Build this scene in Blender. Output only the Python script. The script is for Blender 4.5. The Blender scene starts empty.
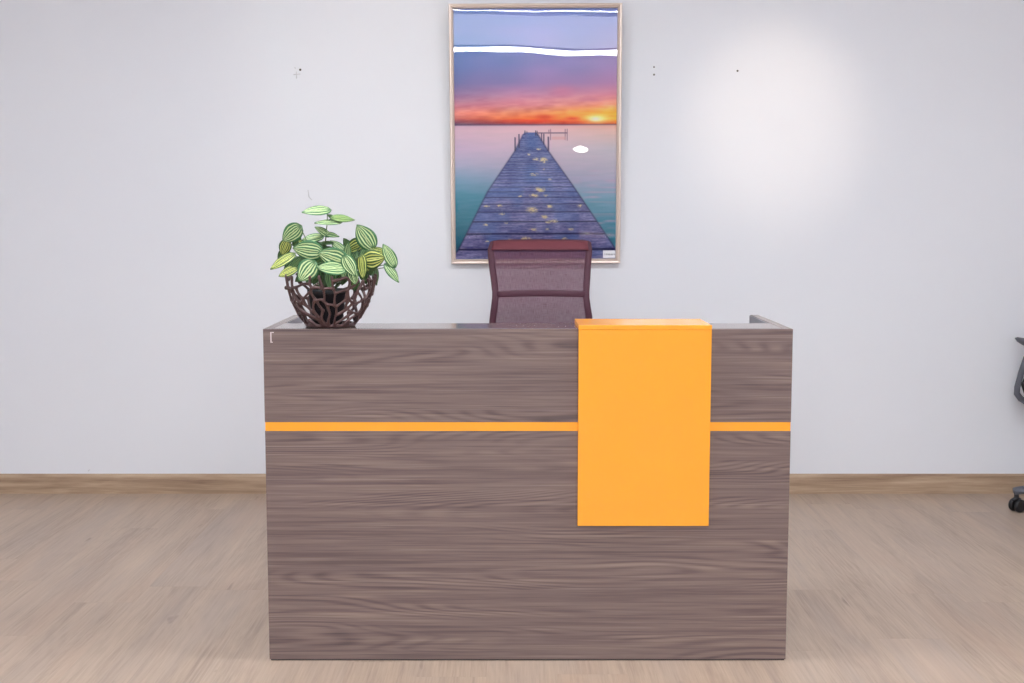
import bpy, math, random
import numpy as np
from mathutils import Vector, Matrix
from mathutils.geometry import delaunay_2d_cdt

sc = bpy.context.scene
C = sc.collection
PI = math.pi

# ------------------------------------------------------------------ camera
F = 1250.0
HORIZ = 214.0
TILT = math.atan((341.5 - HORIZ) / F)
ST, CT = math.sin(TILT), math.cos(TILT)
DESK_W = 1.45
_zc = F * DESK_W / 530.2
_v = (341.5 - 329.1) / F
Y0 = _zc * (CT + _v * ST)                       # desk front plane
_vb = (341.5 - 660.6) / F
_zb = Y0 / (CT + _vb * ST)
CAM_H = -_zb * (-ST + _vb * CT)


def P(px, py, Y):
    """world point seen at a photo position, at distance Y from the camera"""
    u = (px - 512.0) / F
    v = (341.5 - py) / F
    k = Y / (CT + v * ST)
    return Vector((u * k, Y, CAM_H + k * (-ST + v * CT)))


H = P(512, 329.1, Y0).z
_vw = (341.5 - 493.0) / F
_k = CAM_H / (ST - _vw * CT)
YW = _k * (CT + _vw * ST)                        # back wall plane

cam_data = bpy.data.cameras.new('camera')
cam = bpy.data.objects.new('camera', cam_data)
C.objects.link(cam)
cam.location = (0, 0, CAM_H)
cam.rotation_euler = (PI / 2 - TILT, 0, 0)
cam_data.sensor_width = 36
cam_data.lens = F * 36 / 1024
cam_data.clip_start = 0.05
sc.camera = cam
sc.view_settings.view_transform = 'Standard'
sc.view_settings.look = 'None'
sc.view_settings.gamma = 1
sc.view_settings.use_curve_mapping = False
sc.view_settings.exposure = 0.0


# ------------------------------------------------------------------ colour / materials
def lin(r, g, b):
    def f(c):
        c /= 255.0
        return c / 12.92 if c <= 0.04045 else ((c + 0.055) / 1.055) ** 2.4
    return (f(r), f(g), f(b), 1.0)


def lin_np(a):
    a = np.clip(a / 255.0, 0, 1)
    return np.where(a <= 0.04045, a / 12.92, ((a + 0.055) / 1.055) ** 2.4)


class NT:
    def __init__(self, name):
        self.m = bpy.data.materials.new(name)
        self.m.use_nodes = True
        self.t = self.m.node_tree
        self.b = self.t.nodes['Principled BSDF']
        self.out = self.t.nodes['Material Output']

    def n(self, kind, **kw):
        nd = self.t.nodes.new(kind)
        for k, v in kw.items():
            if k.startswith('i_'):
                key = k[2:].replace('_', ' ')
                nd.inputs[key].default_value = v
            else:
                setattr(nd, k, v)
        return nd

    def l(self, a, b):
        self.t.links.new(a, b)

    def coord(self, scale=(1, 1, 1), loc=(0, 0, 0), rot=(0, 0, 0), kind='Object'):
        tc = self.n('ShaderNodeTexCoord')
        mp = self.n('ShaderNodeMapping')
        mp.inputs['Scale'].default_value = scale
        mp.inputs['Location'].default_value = loc
        mp.inputs['Rotation'].default_value = rot
        self.l(tc.outputs[kind], mp.inputs['Vector'])
        return mp.outputs['Vector']

    def noise(self, vec, scale=1, detail=2, rough=0.5, dist=0):
        nd = self.n('ShaderNodeTexNoise')
        nd.inputs['Scale'].default_value = scale
        nd.inputs['Detail'].default_value = detail
        nd.inputs['Roughness'].default_value = rough
        nd.inputs['Distortion'].default_value = dist
        self.l(vec, nd.inputs['Vector'])
        return nd.outputs['Fac']

    def ramp(self, fac, stops, interp='LINEAR'):
        nd = self.n('ShaderNodeValToRGB')
        cr = nd.color_ramp
        cr.interpolation = interp
        while len(cr.elements) < len(stops):
            cr.elements.new(0.5)
        for e, (p, c) in zip(cr.elements, stops):
            e.position = p
            e.color = c
        self.l(fac, nd.inputs['Fac'])
        return nd.outputs['Color']

    def math(self, op, a, b=None, c=None, clamp=False):
        nd = self.n('ShaderNodeMath', operation=op, use_clamp=clamp)
        for i, x in enumerate((a, b, c)):
            if x is None:
                continue
            if isinstance(x, (int, float)):
                nd.inputs[i].default_value = x
            else:
                self.l(x, nd.inputs[i])
        return nd.outputs[0]

    def mix(self, fac, a, b, mode='MIX'):
        nd = self.n('ShaderNodeMix', data_type='RGBA', blend_type=mode)
        for i, x in ((0, fac), (6, a), (7, b)):
            if isinstance(x, (int, float, tuple)):
                nd.inputs[i].default_value = x
            else:
                self.l(x, nd.inputs[i])
        return nd.outputs[2]

    def bump(self, h, strength=0.2, dist=0.001):
        nd = self.n('ShaderNodeBump')
        nd.inputs['Strength'].default_value = strength
        nd.inputs['Distance'].default_value = dist
        self.l(h, nd.inputs['Height'])
        self.l(nd.outputs['Normal'], self.b.inputs['Normal'])


def plain(name, rgb, rough=0.5, metal=0.0, bump=0.0, bscale=200, var=0.0, spec=None):
    t = NT(name)
    t.b.inputs['Roughness'].default_value = rough
    t.b.inputs['Metallic'].default_value = metal
    if spec is not None:
        t.b.inputs['Specular IOR Level'].default_value = spec
    base = lin(*rgb)
    v = t.coord()
    nz = t.noise(v, 6, 4)
    d = tuple(c * (1 - var) for c in base[:3]) + (1,)
    u = tuple(min(1, c * (1 + var)) for c in base[:3]) + (1,)
    t.l(t.ramp(nz, [(0.3, d), (0.7, u)]), t.b.inputs['Base Color'])
    if bump:
        t.bump(t.noise(v, bscale, 3), bump, 0.001)
    return t.m


def emit(name, rgb, strength):
    t = NT(name)
    t.b.inputs['Base Color'].default_value = (0.8, 0.8, 0.8, 1)
    t.b.inputs['Emission Color'].default_value = lin(*rgb)
    t.b.inputs['Emission Strength'].default_value = strength
    return t.m


def walnut(name, off, rough=0.27):
    """grey-brown walnut laminate, grain along X, cathedral figure from contours of a stretched noise"""
    t = NT(name)
    x_, y_, z_ = off
    n1 = t.noise(t.coord((0.55, 0.55, 5.5), off), 1.0, 2.5, 0.4, 0.12)
    rings = t.math('POWER', t.math('MULTIPLY_ADD', t.math('SINE', t.math('MULTIPLY', n1, 250.0)), 0.5, 0.5), 1.6)
    mask = t.noise(t.coord((0.9, 0.9, 13.0), (x_ + 3, y_, z_ + 7)), 1.0, 2)
    mask = t.ramp(mask, [(0.48, (0, 0, 0, 1)), (0.58, (1, 1, 1, 1))])
    broad = t.noise(t.coord((0.7, 0.7, 17.0), off), 1.0, 3, 0.55, 0.3)
    mid = t.noise(t.coord((1.3, 1.3, 62.0), off), 1.0, 3, 0.6, 0.1)
    fine = t.noise(t.coord((2.6, 2.6, 190.0), off), 1.0, 3, 0.75)
    streak = t.noise(t.coord((1.6, 1.6, 110.0), (x_ + 5, y_, z_)), 1.0, 2, 0.5)
    f = t.math('MULTIPLY', broad, 0.22)
    f = t.math('MULTIPLY_ADD', mid, 0.40, f)
    f = t.math('MULTIPLY_ADD', fine, 0.46, f)
    rg = t.math('MULTIPLY', t.math('MULTIPLY', t.math('SUBTRACT', rings, 0.42), mask), -0.14)
    f = t.math('ADD', f, rg)
    col = t.ramp(f, [(0.34, lin(80, 68, 71)), (0.44, lin(101, 85, 85)), (0.535, lin(115, 98, 95)),
                     (0.62, lin(127, 109, 104)), (0.73, lin(146, 127, 119))])
    lt = t.ramp(streak, [(0.60, (0, 0, 0, 1)), (0.68, (1, 1, 1, 1))])
    col = t.mix(t.math('MULTIPLY', lt, .35), col, lin(158, 140, 132))
    dk = t.ramp(streak, [(0.32, (1, 1, 1, 1)), (0.40, (0, 0, 0, 1))])
    col = t.mix(t.math('MULTIPLY', dk, .35), col, lin(72, 60, 64))
    t.l(col, t.b.inputs['Base Color'])
    t.b.inputs['Roughness'].default_value = rough
    t.b.inputs['Specular IOR Level'].default_value = 0.5
    t.bump(fine, 0.03, 0.0003)
    return t.m


def oak_floor():
    t = NT('oak_laminate')
    sx = t.n('ShaderNodeSeparateXYZ')
    t.l(t.coord((1, 1, 1), (0.07, 0.35, 0)), sx.inputs[0])
    gx_ = t.math('DIVIDE', sx.outputs[0], 0.192)
    row_ = t.math('FLOOR', gx_)
    wn = t.n('ShaderNodeTexWhiteNoise', noise_dimensions='1D')
    t.l(row_, wn.inputs['W'])
    gy_ = t.math('ADD', t.math('DIVIDE', sx.outputs[1], 1.28), wn.outputs['Value'])
    wn2 = t.n('ShaderNodeTexWhiteNoise', noise_dimensions='2D')
    cb = t.n('ShaderNodeCombineXYZ')
    t.l(row_, cb.inputs[0])
    t.l(t.math('FLOOR', gy_), cb.inputs[1])
    t.l(cb.outputs[0], wn2.inputs['Vector'])
    pid = wn2.outputs['Value']

    def near_edge(g, w_):
        d_ = t.math('ABSOLUTE', t.math('SUBTRACT', t.math('FRACT', g), 0.5))
        return t.math('GREATER_THAN', d_, 0.5 - w_)
    seamf = t.math('MAXIMUM', near_edge(gx_, .003), near_edge(gy_, .0008))
    comb = t.n('ShaderNodeCombineXYZ')
    t.l(t.math('MULTIPLY', pid, 7.3), comb.inputs[0])
    t.l(t.math('MULTIPLY', pid, 3.1), comb.inputs[1])
    t.l(t.math('MULTIPLY', pid, 9.0), comb.inputs[2])

    def grain(sx, sy, sc_, det, rough=0.55, dist=0.0):
        add = t.n('ShaderNodeVectorMath', operation='ADD')
        t.l(t.coord((sx, sy, 1)), add.inputs[0])
        t.l(comb.outputs[0], add.inputs[1])
        return t.noise(add.outputs[0], sc_, det, rough, dist)
    broad = grain(6.0, 0.8, 1.0, 3, 0.5, 0.3)
    mid = grain(26, 1.1, 1.0, 4, 0.6, 0.2)
    fine = grain(140, 4.5, 1.0, 3, 0.7)
    rings = t.math('SINE', t.math('MULTIPLY', grain(5.0, 0.8, 1.0, 1.5, 0.4, 0.3), 120.0))
    f = t.math('MULTIPLY_ADD', broad, 0.36, t.math('MULTIPLY', mid, 0.24))
    f = t.math('ADD', f, t.math('MULTIPLY', fine, 0.39))
    f = t.math('MULTIPLY_ADD', rings, 0.012, f)
    f = t.math('MULTIPLY_ADD', t.math('SUBTRACT', pid, 0.5), 0.03, f)
    col = t.ramp(f, [(0.30, lin(142, 122, 108)), (0.42, lin(166, 145, 128)), (0.50, lin(178, 157, 139)),
                     (0.60, lin(188, 166, 147)), (0.74, lin(200, 179, 159))])
    grey = t.ramp(grain(5.0, 0.6, 1.3, 3, 0.55, 0.3), [(0.48, (0, 0, 0, 1)), (0.68, (1, 1, 1, 1))])
    col = t.mix(t.math('MULTIPLY', grey, .38), col, lin(158, 143, 135))
    pink = t.ramp(grain(4.0, 0.8, 1.7, 2, 0.5, 0.4), [(0.52, (0, 0, 0, 1)), (0.70, (1, 1, 1, 1))])
    col = t.mix(t.math('MULTIPLY', pink, .4), col, lin(184, 157, 137))
    knot = t.ramp(grain(14.0, 4.0, 1.0, 1.5, 0.4, 0.6), [(0.735, (0, 0, 0, 1)), (0.80, (1, 1, 1, 1))])
    col = t.mix(t.math('MULTIPLY', knot, .7), col, lin(108, 90, 80))
    seam = t.math('MULTIPLY', seamf, 0.14)
    col = t.mix(seam, col, lin(120, 100, 88))
    t.l(col, t.b.inputs['Base Color'])
    t.b.inputs['Roughness'].default_value = 0.45
    t.bump(fine, 0.05, 0.0005)
    return t.m


def oak_trim():
    t = NT('oak_baseboard')
    broad = t.noise(t.coord((1.6, 4, 30), (4, 0, 0)), 1.0, 4, 0.6, 0.6)
    fine = t.noise(t.coord((7, 4, 260)), 1.0, 3, 0.6)
    f = t.math('MULTIPLY_ADD', broad, 0.7, t.math('MULTIPLY', fine, 0.3))
    col = t.ramp(f, [(0.32, lin(136, 110, 90)), (0.5, lin(172, 146, 122)), (0.68, lin(200, 176, 150))])
    t.l(col, t.b.inputs['Base Color'])
    t.b.inputs['Roughness'].default_value = 0.42
    return t.m


def wall_paint():
    t = NT('wall_paint')
    n = t.noise(t.coord((1, 1, 1)), 1.2, 3)
    t.l(t.ramp(n, [(0.3, lin(229, 231, 238)), (0.7, lin(232, 234, 240))]), t.b.inputs['Base Color'])
    t.b.inputs['Roughness'].default_value = 0.55
    t.bump(t.noise(t.coord((1, 1, 1)), 260, 2), 0.05, 0.0005)
    return t.m


M = {}
M['wall'] = wall_paint()
M['ceiling'] = plain('ceiling_paint', (236, 236, 236), 0.8)
M['floor'] = oak_floor()
M['trim'] = oak_trim()
M['walnut_a'] = walnut('walnut_upper', (0.3, 0.0, 1.13))
M['walnut_top'] = walnut('walnut_counter', (4.3, 0.0, 2.13), 0.13)
M['walnut_b'] = walnut('walnut_lower', (2.1, 0.0, 4.42))
M['grey_laminate'] = plain('grey_laminate', (150, 150, 158), 0.5)
M['orange'] = plain('orange_lacquer', (255, 168, 46), 0.17, var=0.01)
M['plinth'] = plain('dark_edge', (52, 44, 44), 0.6)
M['pale_mark'] = plain('pale_scuff', (214, 200, 200), 0.7)
M['maroon'] = plain('maroon_plastic', (82, 44, 60), 0.65, var=0.05)
M['maroon_band'] = plain('maroon_fabric', (112, 54, 64), 0.8, bump=0.3, bscale=700, var=0.07)
M['black'] = plain('black_plastic', (26, 26, 30), 0.42, var=0.05)
M['black_fabric'] = plain('black_fabric', (32, 32, 38), 0.85, bump=0.4, bscale=600, var=0.08)
M['grey_plastic'] = plain('grey_plastic', (92, 94, 104), 0.45, var=0.05)
M['chrome'] = plain('brushed_steel', (170, 170, 175), 0.25, 1.0)
M['pot'] = plain('black_pot', (20, 21, 28), 0.55, bump=0.3, bscale=120)
M['soil'] = plain('soil', (46, 34, 28), 0.95, bump=0.8, bscale=90, var=0.3)
M['stem'] = plain('green_stem', (84, 104, 70), 0.6, var=0.15)
M['hole'] = plain('wall_hole', (78, 74, 60), 0.9)
M['scratch'] = plain('wall_scratch', (208, 208, 213), 0.9)
M['white'] = plain('white_metal', (225, 225, 225), 0.4)
M['card'] = plain('white_card', (232, 232, 240), 0.6)
M['ink'] = plain('grey_ink', (120, 120, 128), 0.7)


# ------------------------------------------------------------------ mesh builder
class MB:
    def __init__(self):
        self.v = []
        self.f = []
        self.smooth = []
        self.uv = None

    def add(self, vs, fs, smooth=False):
        o = len(self.v)
        self.v += [tuple(p) for p in vs]
        self.f += [tuple(i + o for i in f) for f in fs]
        self.smooth += [smooth] * len(fs)

    def box(self, a, b):
        x0, y0, z0 = a
        x1, y1, z1 = b
        vs = [(x0, y0, z0), (x1, y0, z0), (x1, y1, z0), (x0, y1, z0), (x0, y0, z1), (x1, y0, z1), (x1, y1, z1), (x0, y1, z1)]
        self.add(vs, [(0, 3, 2, 1), (4, 5, 6, 7), (0, 1, 5, 4), (1, 2, 6, 5), (2, 3, 7, 6), (3, 0, 4, 7)])
        return self

    def loft(self, rings, caps=True, smooth=True):
        n = len(rings[0])
        vs = [p for r in rings for p in r]
        fs = []
        for i in range(len(rings) - 1):
            for j in range(n):
                k = (j + 1) % n
                fs.append((i * n + j, i * n + k, (i + 1) * n + k, (i + 1) * n + j))
        if caps:
            fs.append(tuple(reversed(range(n))))
            fs.append(tuple((len(rings) - 1) * n + j for j in range(n)))
        self.add(vs, fs, smooth)
        return self

    def tube(self, pts, r, n=8, flat=1.0, up=None, closed=False):
        """sweep an ellipse (r across, r*flat along the second axis) along pts"""
        pts = [Vector(p) for p in pts]
        if not hasattr(r, '__len__'):
            r = [r] * len(pts)
        rings = []
        ref = None
        m = len(pts)
        for i, p in enumerate(pts):
            if closed:
                d = pts[(i + 1) % m] - pts[i - 1]
            else:
                d = pts[min(i + 1, m - 1)] - pts[max(i - 1, 0)]
            d.normalize()
            if up is not None:
                a = d.cross(Vector(up))
            elif ref is None:
                a = d.cross(Vector((0, 0, 1)) if abs(d.z) < 0.9 else Vector((1, 0, 0)))
            else:
                a = ref - d * ref.dot(d)
            if a.length < 1e-6:
                a = d.orthogonal()
            a.normalize()
            ref = a
            b = d.cross(a).normalized()
            rings.append([p + a * (math.cos(2 * PI * k / n) * r[i]) + b * (math.sin(2 * PI * k / n) * r[i] * flat) for k in range(n)])
        if closed:
            rings.append(rings[0])
            self.loft(rings, False)
        else:
            self.loft(rings, True)
        return self

    def lathe(self, prof, c=(0, 0, 0), n=32, axis='z', caps=False):
        rings = []
        for (r, h) in prof:
            ring = []
            for k in range(n):
                a = 2 * PI * k / n
                if axis == 'z':
                    ring.append((c[0] + r * math.cos(a), c[1] + r * math.sin(a), c[2] + h))
                elif axis == 'x':
                    ring.append((c[0] + h, c[1] + r * math.cos(a), c[2] + r * math.sin(a)))
                else:
                    ring.append((c[0] + r * math.sin(a), c[1] + h, c[2] + r * math.cos(a)))
            rings.append(ring)
        self.loft(rings, caps)
        return self

    def sphere(self, c, r, n=10, s=(1, 1, 1)):
        rings = []
        for i in range(n + 1):
            t = PI * i / n
            rr = max(math.sin(t), 1e-3) * r
            rings.append([(c[0] + rr * s[0] * math.cos(2 * PI * k / n), c[1] + rr * s[1] * math.sin(2 * PI * k / n), c[2] - r * s[2] * math.cos(t)) for k in range(n)])
        self.loft(rings, True)
        return self

    def build(self, name, mat, parent=None, bevel=0.0, origin=None):
        me = bpy.data.meshes.new(name)
        o = Vector(origin) if origin is not None else Vector((0, 0, 0))
        me.from_pydata([(p[0] - o.x, p[1] - o.y, p[2] - o.z) for p in self.v], [], self.f)
        me.polygons.foreach_set('use_smooth', self.smooth)
        if self.uv is not None:
            ul = me.uv_layers.new(name='UVMap')
            for lp in me.loops:
                ul.data[lp.index].uv = self.uv[lp.vertex_index]
        me.materials.append(M[mat] if isinstance(mat, str) else mat)
        me.update()
        ob = bpy.data.objects.new(name, me)
        C.objects.link(ob)
        ob.location = o
        if parent is not None:
            ob.parent = parent
        if bevel:
            bv = ob.modifiers.new('bevel', 'BEVEL')
            bv.width = bevel
            bv.segments = 2
            bv.limit_method = 'ANGLE'
            bv.angle_limit = 0.7
        return ob


def empty(name, loc, rz=0.0):
    o = bpy.data.objects.new(name, None)
    C.objects.link(o)
    o.empty_display_size = 0.05
    o.location = loc
    o.rotation_euler = (0, 0, rz)
    return o


def tag(o, label=None, cat=None, group=None, kind=None):
    if label:
        o['label'] = label
    if cat:
        o['category'] = cat
    if group:
        o['group'] = group
    if kind:
        o['kind'] = kind
    return o


def copy_tree(o, parent=None):
    c = o.copy()
    C.objects.link(c)
    c.parent = parent
    for ch in list(o.children):
        copy_tree(ch, c)
    return c


def rrect(w, h, r, n=6):
    """rounded rectangle outline centred at 0"""
    out = []
    for cx, cy, a0 in ((w / 2 - r, h / 2 - r, 0), (-w / 2 + r, h / 2 - r, PI / 2), (-w / 2 + r, -h / 2 + r, PI), (w / 2 - r, -h / 2 + r, 1.5 * PI)):
        for i in range(n + 1):
            a = a0 + i / n * PI / 2
            out.append((cx + r * math.cos(a), cy + r * math.sin(a)))
    return out


# ------------------------------------------------------------------ room
XL, XR, YB, ZC = -3.6, 3.6, -5.0, 2.9
S = 'structure'
tag(MB().box((XL - .1, YB - .1, -0.1), (XR + .1, YW + .1, 0)).build('floor', 'floor'), kind=S)
tag(MB().box((XL - .1, YB - .1, ZC), (XR + .1, YW + .1, ZC + .1)).build('ceiling', 'ceiling'), kind=S)
wb = tag(MB().box((XL - .1, YW, 0), (XR + .1, YW + .1, ZC)).build('wall_back', 'wall'), kind=S)
tag(MB().box((XL - .1, YB, 0), (XL, YW, ZC)).build('wall_left', 'wall'), kind=S)
tag(MB().box((XR, YB, 0), (XR + .1, YW, ZC)).build('wall_right', 'wall'), kind=S)
# wall behind the photographer, with a long clerestory window
WZ0, WZ1, WX = 2.36, 2.77, 2.6
f = MB()
f.box((XL, YB - .1, 0), (XR, YB, WZ0))
f.box((XL, YB - .1, WZ1), (XR, YB, ZC))
f.box((XL, YB - .1, WZ0), (-WX, YB, WZ1))
f.box((WX, YB - .1, WZ0), (XR, YB, WZ1))
tag(f.build('wall_front', 'wall'), kind=S)
win = tag(empty('window_1', (0, YB - .05, WZ0)), kind=S)
fr = MB()
for a, b in (((-WX, -.03, 0), (WX, .03, .03)), ((-WX, -.03, WZ1 - WZ0 - .03), (WX, .03, WZ1 - WZ0)),
             ((-WX, -.03, .03), (-WX + .03, .03, WZ1 - WZ0 - .03)), ((WX - .03, -.03, .03), (WX, .03, WZ1 - WZ0 - .03))):
    fr.box(a, b)
fr.build('window_frame', 'white', win)


def trim(name, p0, p1, nrm):
    """moulded baseboard from p0 to p1, depth along nrm"""
    hb = P(200, 474.2, YW - .012).z
    prof = [(0, 0), (.014, 0), (.014, hb * .70), (.0125, hb * .74), (.0135, hb * .78), (.013, hb * .9), (.009, hb * .97), (.004, hb), (0, hb)]
    p0, p1, nrm = Vector(p0), Vector(p1), Vector(nrm)
    rings = [[p + nrm * d + Vector((0, 0, z)) for d, z in prof] for p in (p0, p1)]
    m = MB()
    m.loft(rings, True, False)
    return tag(m.build(name, 'trim'), kind=S)


trim('baseboard_back', (XL, YW, 0), (XR, YW, 0), (0, -1, 0))
trim('baseboard_left', (XL, YB, 0), (XL, YW, 0), (1, 0, 0))
trim('baseboard_right', (XR, YW, 0), (XR, YB, 0), (-1, 0, 0))


# old screw holes and scratches of the back wall
def wall_dot(px, py, r, mat='hole', name='screw_hole'):
    c = P(px, py, YW)
    m = MB()
    ring = lambda rr, d: [(c.x + rr * math.cos(a * PI / 5) * (1 + .2 * math.sin(a * 2.2 + px)), YW - d, c.z + rr * math.sin(a * PI / 5)) for a in range(10)]
    m.loft([ring(r, .0002), ring(r * .8, .0010), ring(r * .3, .0012)], True)
    return m.build(name, mat, wb)


for px, py, r in ((300.3, 69.8, .0052), (654.0, 67.0, .0036), (654.0, 74.6, .0042), (737.6, 70.8, .0046)):
    wall_dot(px, py, r)
for pts in (((296.4, 71.5), (296.6, 78.5)), ((293.5, 74.5), (300.5, 74.0)), ((294.5, 67.4), (296, 68.4)), ((308, 190), (309, 197)), ((309, 197), (312, 200)), ((90, 469.5), (88, 471.2))):
    q = [P(a, b, YW - .0006) for a, b in pts]
    MB().tube(q, .0022, 5, .3, up=(0, 1, 0)).build('scratch', 'scratch', wb)

# ------------------------------------------------------------------ lamps
M['diffuser'] = emit('panel_diffuser', (245, 250, 255), 36.5)
M['tube_light'] = emit('tube_light', (250, 252, 255), 60.0)


def ceiling_fill_light(x, y, src=None):  # panels added on the ceiling, out of view, to light wall and room
    if src is not None:
        o = copy_tree(src)
        o.location = (x, y, ZC)
        return o
    o = empty('ceiling_fill_light', (x, y, ZC))
    m = MB()
    s = .31
    for a, b in (((-s, -s, -.035), (s, -s + .02, 0)), ((-s, s - .02, -.035), (s, s, 0)), ((-s, -s + .02, -.035), (-s + .02, s - .02, 0)), ((s - .02, -s + .02, -.035), (s, s - .02, 0))):
        m.box(a, b)
    m.build('light_frame', 'white', o)
    MB().box((-s + .02, -s + .02, -.028), (s - .02, s - .02, -.012)).build('diffuser', 'diffuser', o)
    tag(o, 'square white panel light added on the unseen ceiling to light the room', 'ceiling light', 'added ceiling panel lights')
    return o


src = ceiling_fill_light(-1.0, 3.1)
for x, y in ((1.15, 3.1), (-0.85, 0.2), (0.95, 0.2), (-0.85, -2.2), (0.95, -2.2)):
    ceiling_fill_light(x, y, src)


def track_spot(loc, aim, power, size, blend, rgb, label):
    loc, aim = Vector(loc), Vector(aim)
    d = (aim - loc).normalized()
    o = empty('spot_lamp', (loc.x, loc.y, ZC))
    l = loc - Vector((loc.x, loc.y, ZC))
    MB().lathe([(.001, 0), (.045, 0), (.045, -.02), (.001, -.02)], (0, 0, 0), 24).build('ceiling_rose', 'white', o)
    MB().tube([(0, 0, -.02), l - d * .05], .008, 10).build('bracket', 'white', o)
    MB().tube([l - d * .11, l - d * .105, l - d * .02, l + d * .0], [.03, .036, .04, .042], 20).build('lamp_head', 'white', o)
    ld = bpy.data.lights.new('spot_beam', 'SPOT')
    ld.energy = power
    ld.spot_size = size
    ld.spot_blend = blend
    ld.shadow_soft_size = .03
    ld.color = rgb
    lo = bpy.data.objects.new('spot_beam', ld)
    C.objects.link(lo)
    lo.parent = o
    lo.location = l + d * .045
    lo.rotation_euler = d.to_track_quat('-Z', 'Y').to_euler()
    return tag(o, label, 'spotlight')


a = P(776, 122, YW)
track_spot((a.x - .05, YW - 2.3, ZC - .16), a, 62, math.radians(23), 1.0, (1, .84, .66), 'white ceiling spotlight aimed at the blank wall right of the picture')
a = P(395, 90, YW)
track_spot((a.x, YW - 2.3, ZC - .16), a, 26, math.radians(46), 1.0, (1, .94, .80), 'white ceiling spotlight aimed at the wall left of the picture')

# tube light under the clerestory sill; thin head tube added for a bright reflected edge
for zz, hh_, lab in ((WZ0 - .03, .030, 'long white tube lamp under the high window'), (WZ1 + .026, .006, 'long thin glowing tube added above the high window for a bright reflected edge')):
    o = empty('wall_lamp', (0, YB + .04, zz))
    MB().box((-2.4, -.04, -hh_), (2.4, .0, hh_)).build('lamp_housing', 'white', o)
    MB().tube([(-2.38, .018, 0), (2.38, .018, 0)], hh_, 12, .55, up=(0, 1, 0)).build('tube', 'tube_light', o)
    tag(o, lab, 'lamp')

# unseen oval lamp right of the camera, added to reflect in the glazing
M['oval'] = emit('oval_diffuser', (255, 252, 246), 45.0)
o = empty('reflection_lamp', (0.63, -0.45, .027))
MB().lathe([(.001, -.027), (.13, -.027), (.13, -.012), (.02, .022), (.001, .022)], n=32).build('base', 'white', o)
MB().tube([(0, 0, .02), (0, 0, 1.22)], .009, 12).build('pole', 'white', o)
MB().tube([(0, -.03, 1.255), (0, -.025, 1.255), (0, .01, 1.255)], [.03, .062, .07], 28, .34).build('lamp_head', 'white', o)
MB().tube([(0, .0105, 1.255), (0, .014, 1.255)], [.064, .062], 28, .30).build('diffuser', 'oval', o)
tag(o, 'slim white lamp stand added out of view, its oval head reflecting in the glazing', 'lamp')

# daylight outside
w = bpy.data.worlds.new('world')
sc.world = w
w.use_nodes = True
w.node_tree.nodes['Background'].inputs[0].default_value = lin(224, 228, 238)
w.node_tree.nodes['Background'].inputs[1].default_value = 9.0

# ------------------------------------------------------------------ reception desk
xl = P(262.9, 329.1, Y0).x
xr = xl + DESK_W
TH = .025
DD = .485                                            # desk depth
zs1 = P(400, 422.2, Y0).z                           # stripe top / bottom
zs0 = P(400, 431.0, Y0).z
CX = (xl + xr) / 2
desk = empty('reception_desk', (CX, Y0, 0))
tag(desk, 'grey-brown walnut reception desk with a thin orange stripe across its front', 'desk')
D = lambda p: (p[0] - CX, p[1] - Y0, p[2])


def dbox(name, a, b, mat, bevel=.0008, parent=None):
    m = MB().box(D(a), D(b))
    return m.build(name, mat, parent or desk, bevel)


CD = .185                                           # counter depth
dbox('upper_front_panel', (xl, Y0, zs1), (xr, Y0 + TH, H), 'walnut_a')
dbox('stripe', (xl + .001, Y0 + .0006, zs0), (xr - .001, Y0 + TH, zs1), 'orange', 0)
dbox('lower_front_panel', (xl, Y0, .004), (xr, Y0 + TH, zs0), 'walnut_b')
dbox('side_panel', (xl, Y0 + TH, .004), (xl + TH, Y0 + DD, H), 'walnut_b')
dbox('side_panel', (xr - TH, Y0 + TH, .004), (xr, Y0 + DD, H), 'walnut_b')
for sx_, ex in ((xl + TH, xl + TH + .003), (xr - TH - .003, xr - TH)):
    dbox('inner_lining', (sx_, Y0 + CD, .74), (ex, Y0 + DD - .002, H - .0015), 'grey_laminate', 0)
dbox('counter_top', (xl + TH, Y0 + TH, H - TH), (xr - TH, Y0 + CD, H), 'walnut_top')
dbox('inner_panel', (xl + TH, Y0 + CD - TH, .74), (xr - TH, Y0 + CD, H - TH), 'walnut_b')
dbox('worktop', (xl + TH, Y0 + TH, .715), (xr - TH, Y0 + DD, .74), 'walnut_a')
for sx in (xl + .03, xr - .03, CX):
    MB().lathe([(.001, 0), (.022, 0), (.022, .004), (.001, .004)], D((sx, Y0 + .3, 0)), 16).build('foot', 'plinth', desk)
dbox('plinth_strip', (xl + .003, Y0 + .003, 0), (xr - .003, Y0 + TH, .004), 'plinth', 0)
# pale scuff near the upper left corner
m = MB()
for a, b in (((270.2, 332.0), (271.6, 342.6)), ((271.6, 332.0), (273.8, 332.9)), ((271.6, 341.8), (272.8, 342.6))):
    q, r_ = P(*a, Y0), P(*b, Y0)
    m.box(D((q.x, Y0 - .0004, r_.z)), D((r_.x, Y0, q.z)))
tag(m.build('scuff_mark', 'pale_mark', desk), 'pale scuff mark')

# orange cladding: top board over the counter and hanging front board
OT = .016
yo = Y0 - OT
ol, orr = P(578.3, 400, yo).x, P(710.8, 400, yo).x
zt1 = P(640, 325.2, yo).z
zt0 = P(640, 329.6, yo).z
zb = P(640, 526.0, yo).z
oc = (ol + orr) / 2
shelf = empty('orange_counter_panel', (oc, yo, 0))
tag(shelf, 'bright orange L-shaped board wrapped over the right side of the walnut desk', 'panel')
MB().box((ol - oc - .0006, 0, H + .0002), (orr - oc + .0006, OT + CD + .012, zt1)).build('top_board', 'orange', shelf, .0012)
MB().box((ol - oc, .0004, zb), (orr - oc, OT - .0006, H - .0001)).build('front_board', 'orange', shelf, .001)
print('TOP', H, zt1, zt0, 'thick', zt1 - H)


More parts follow.
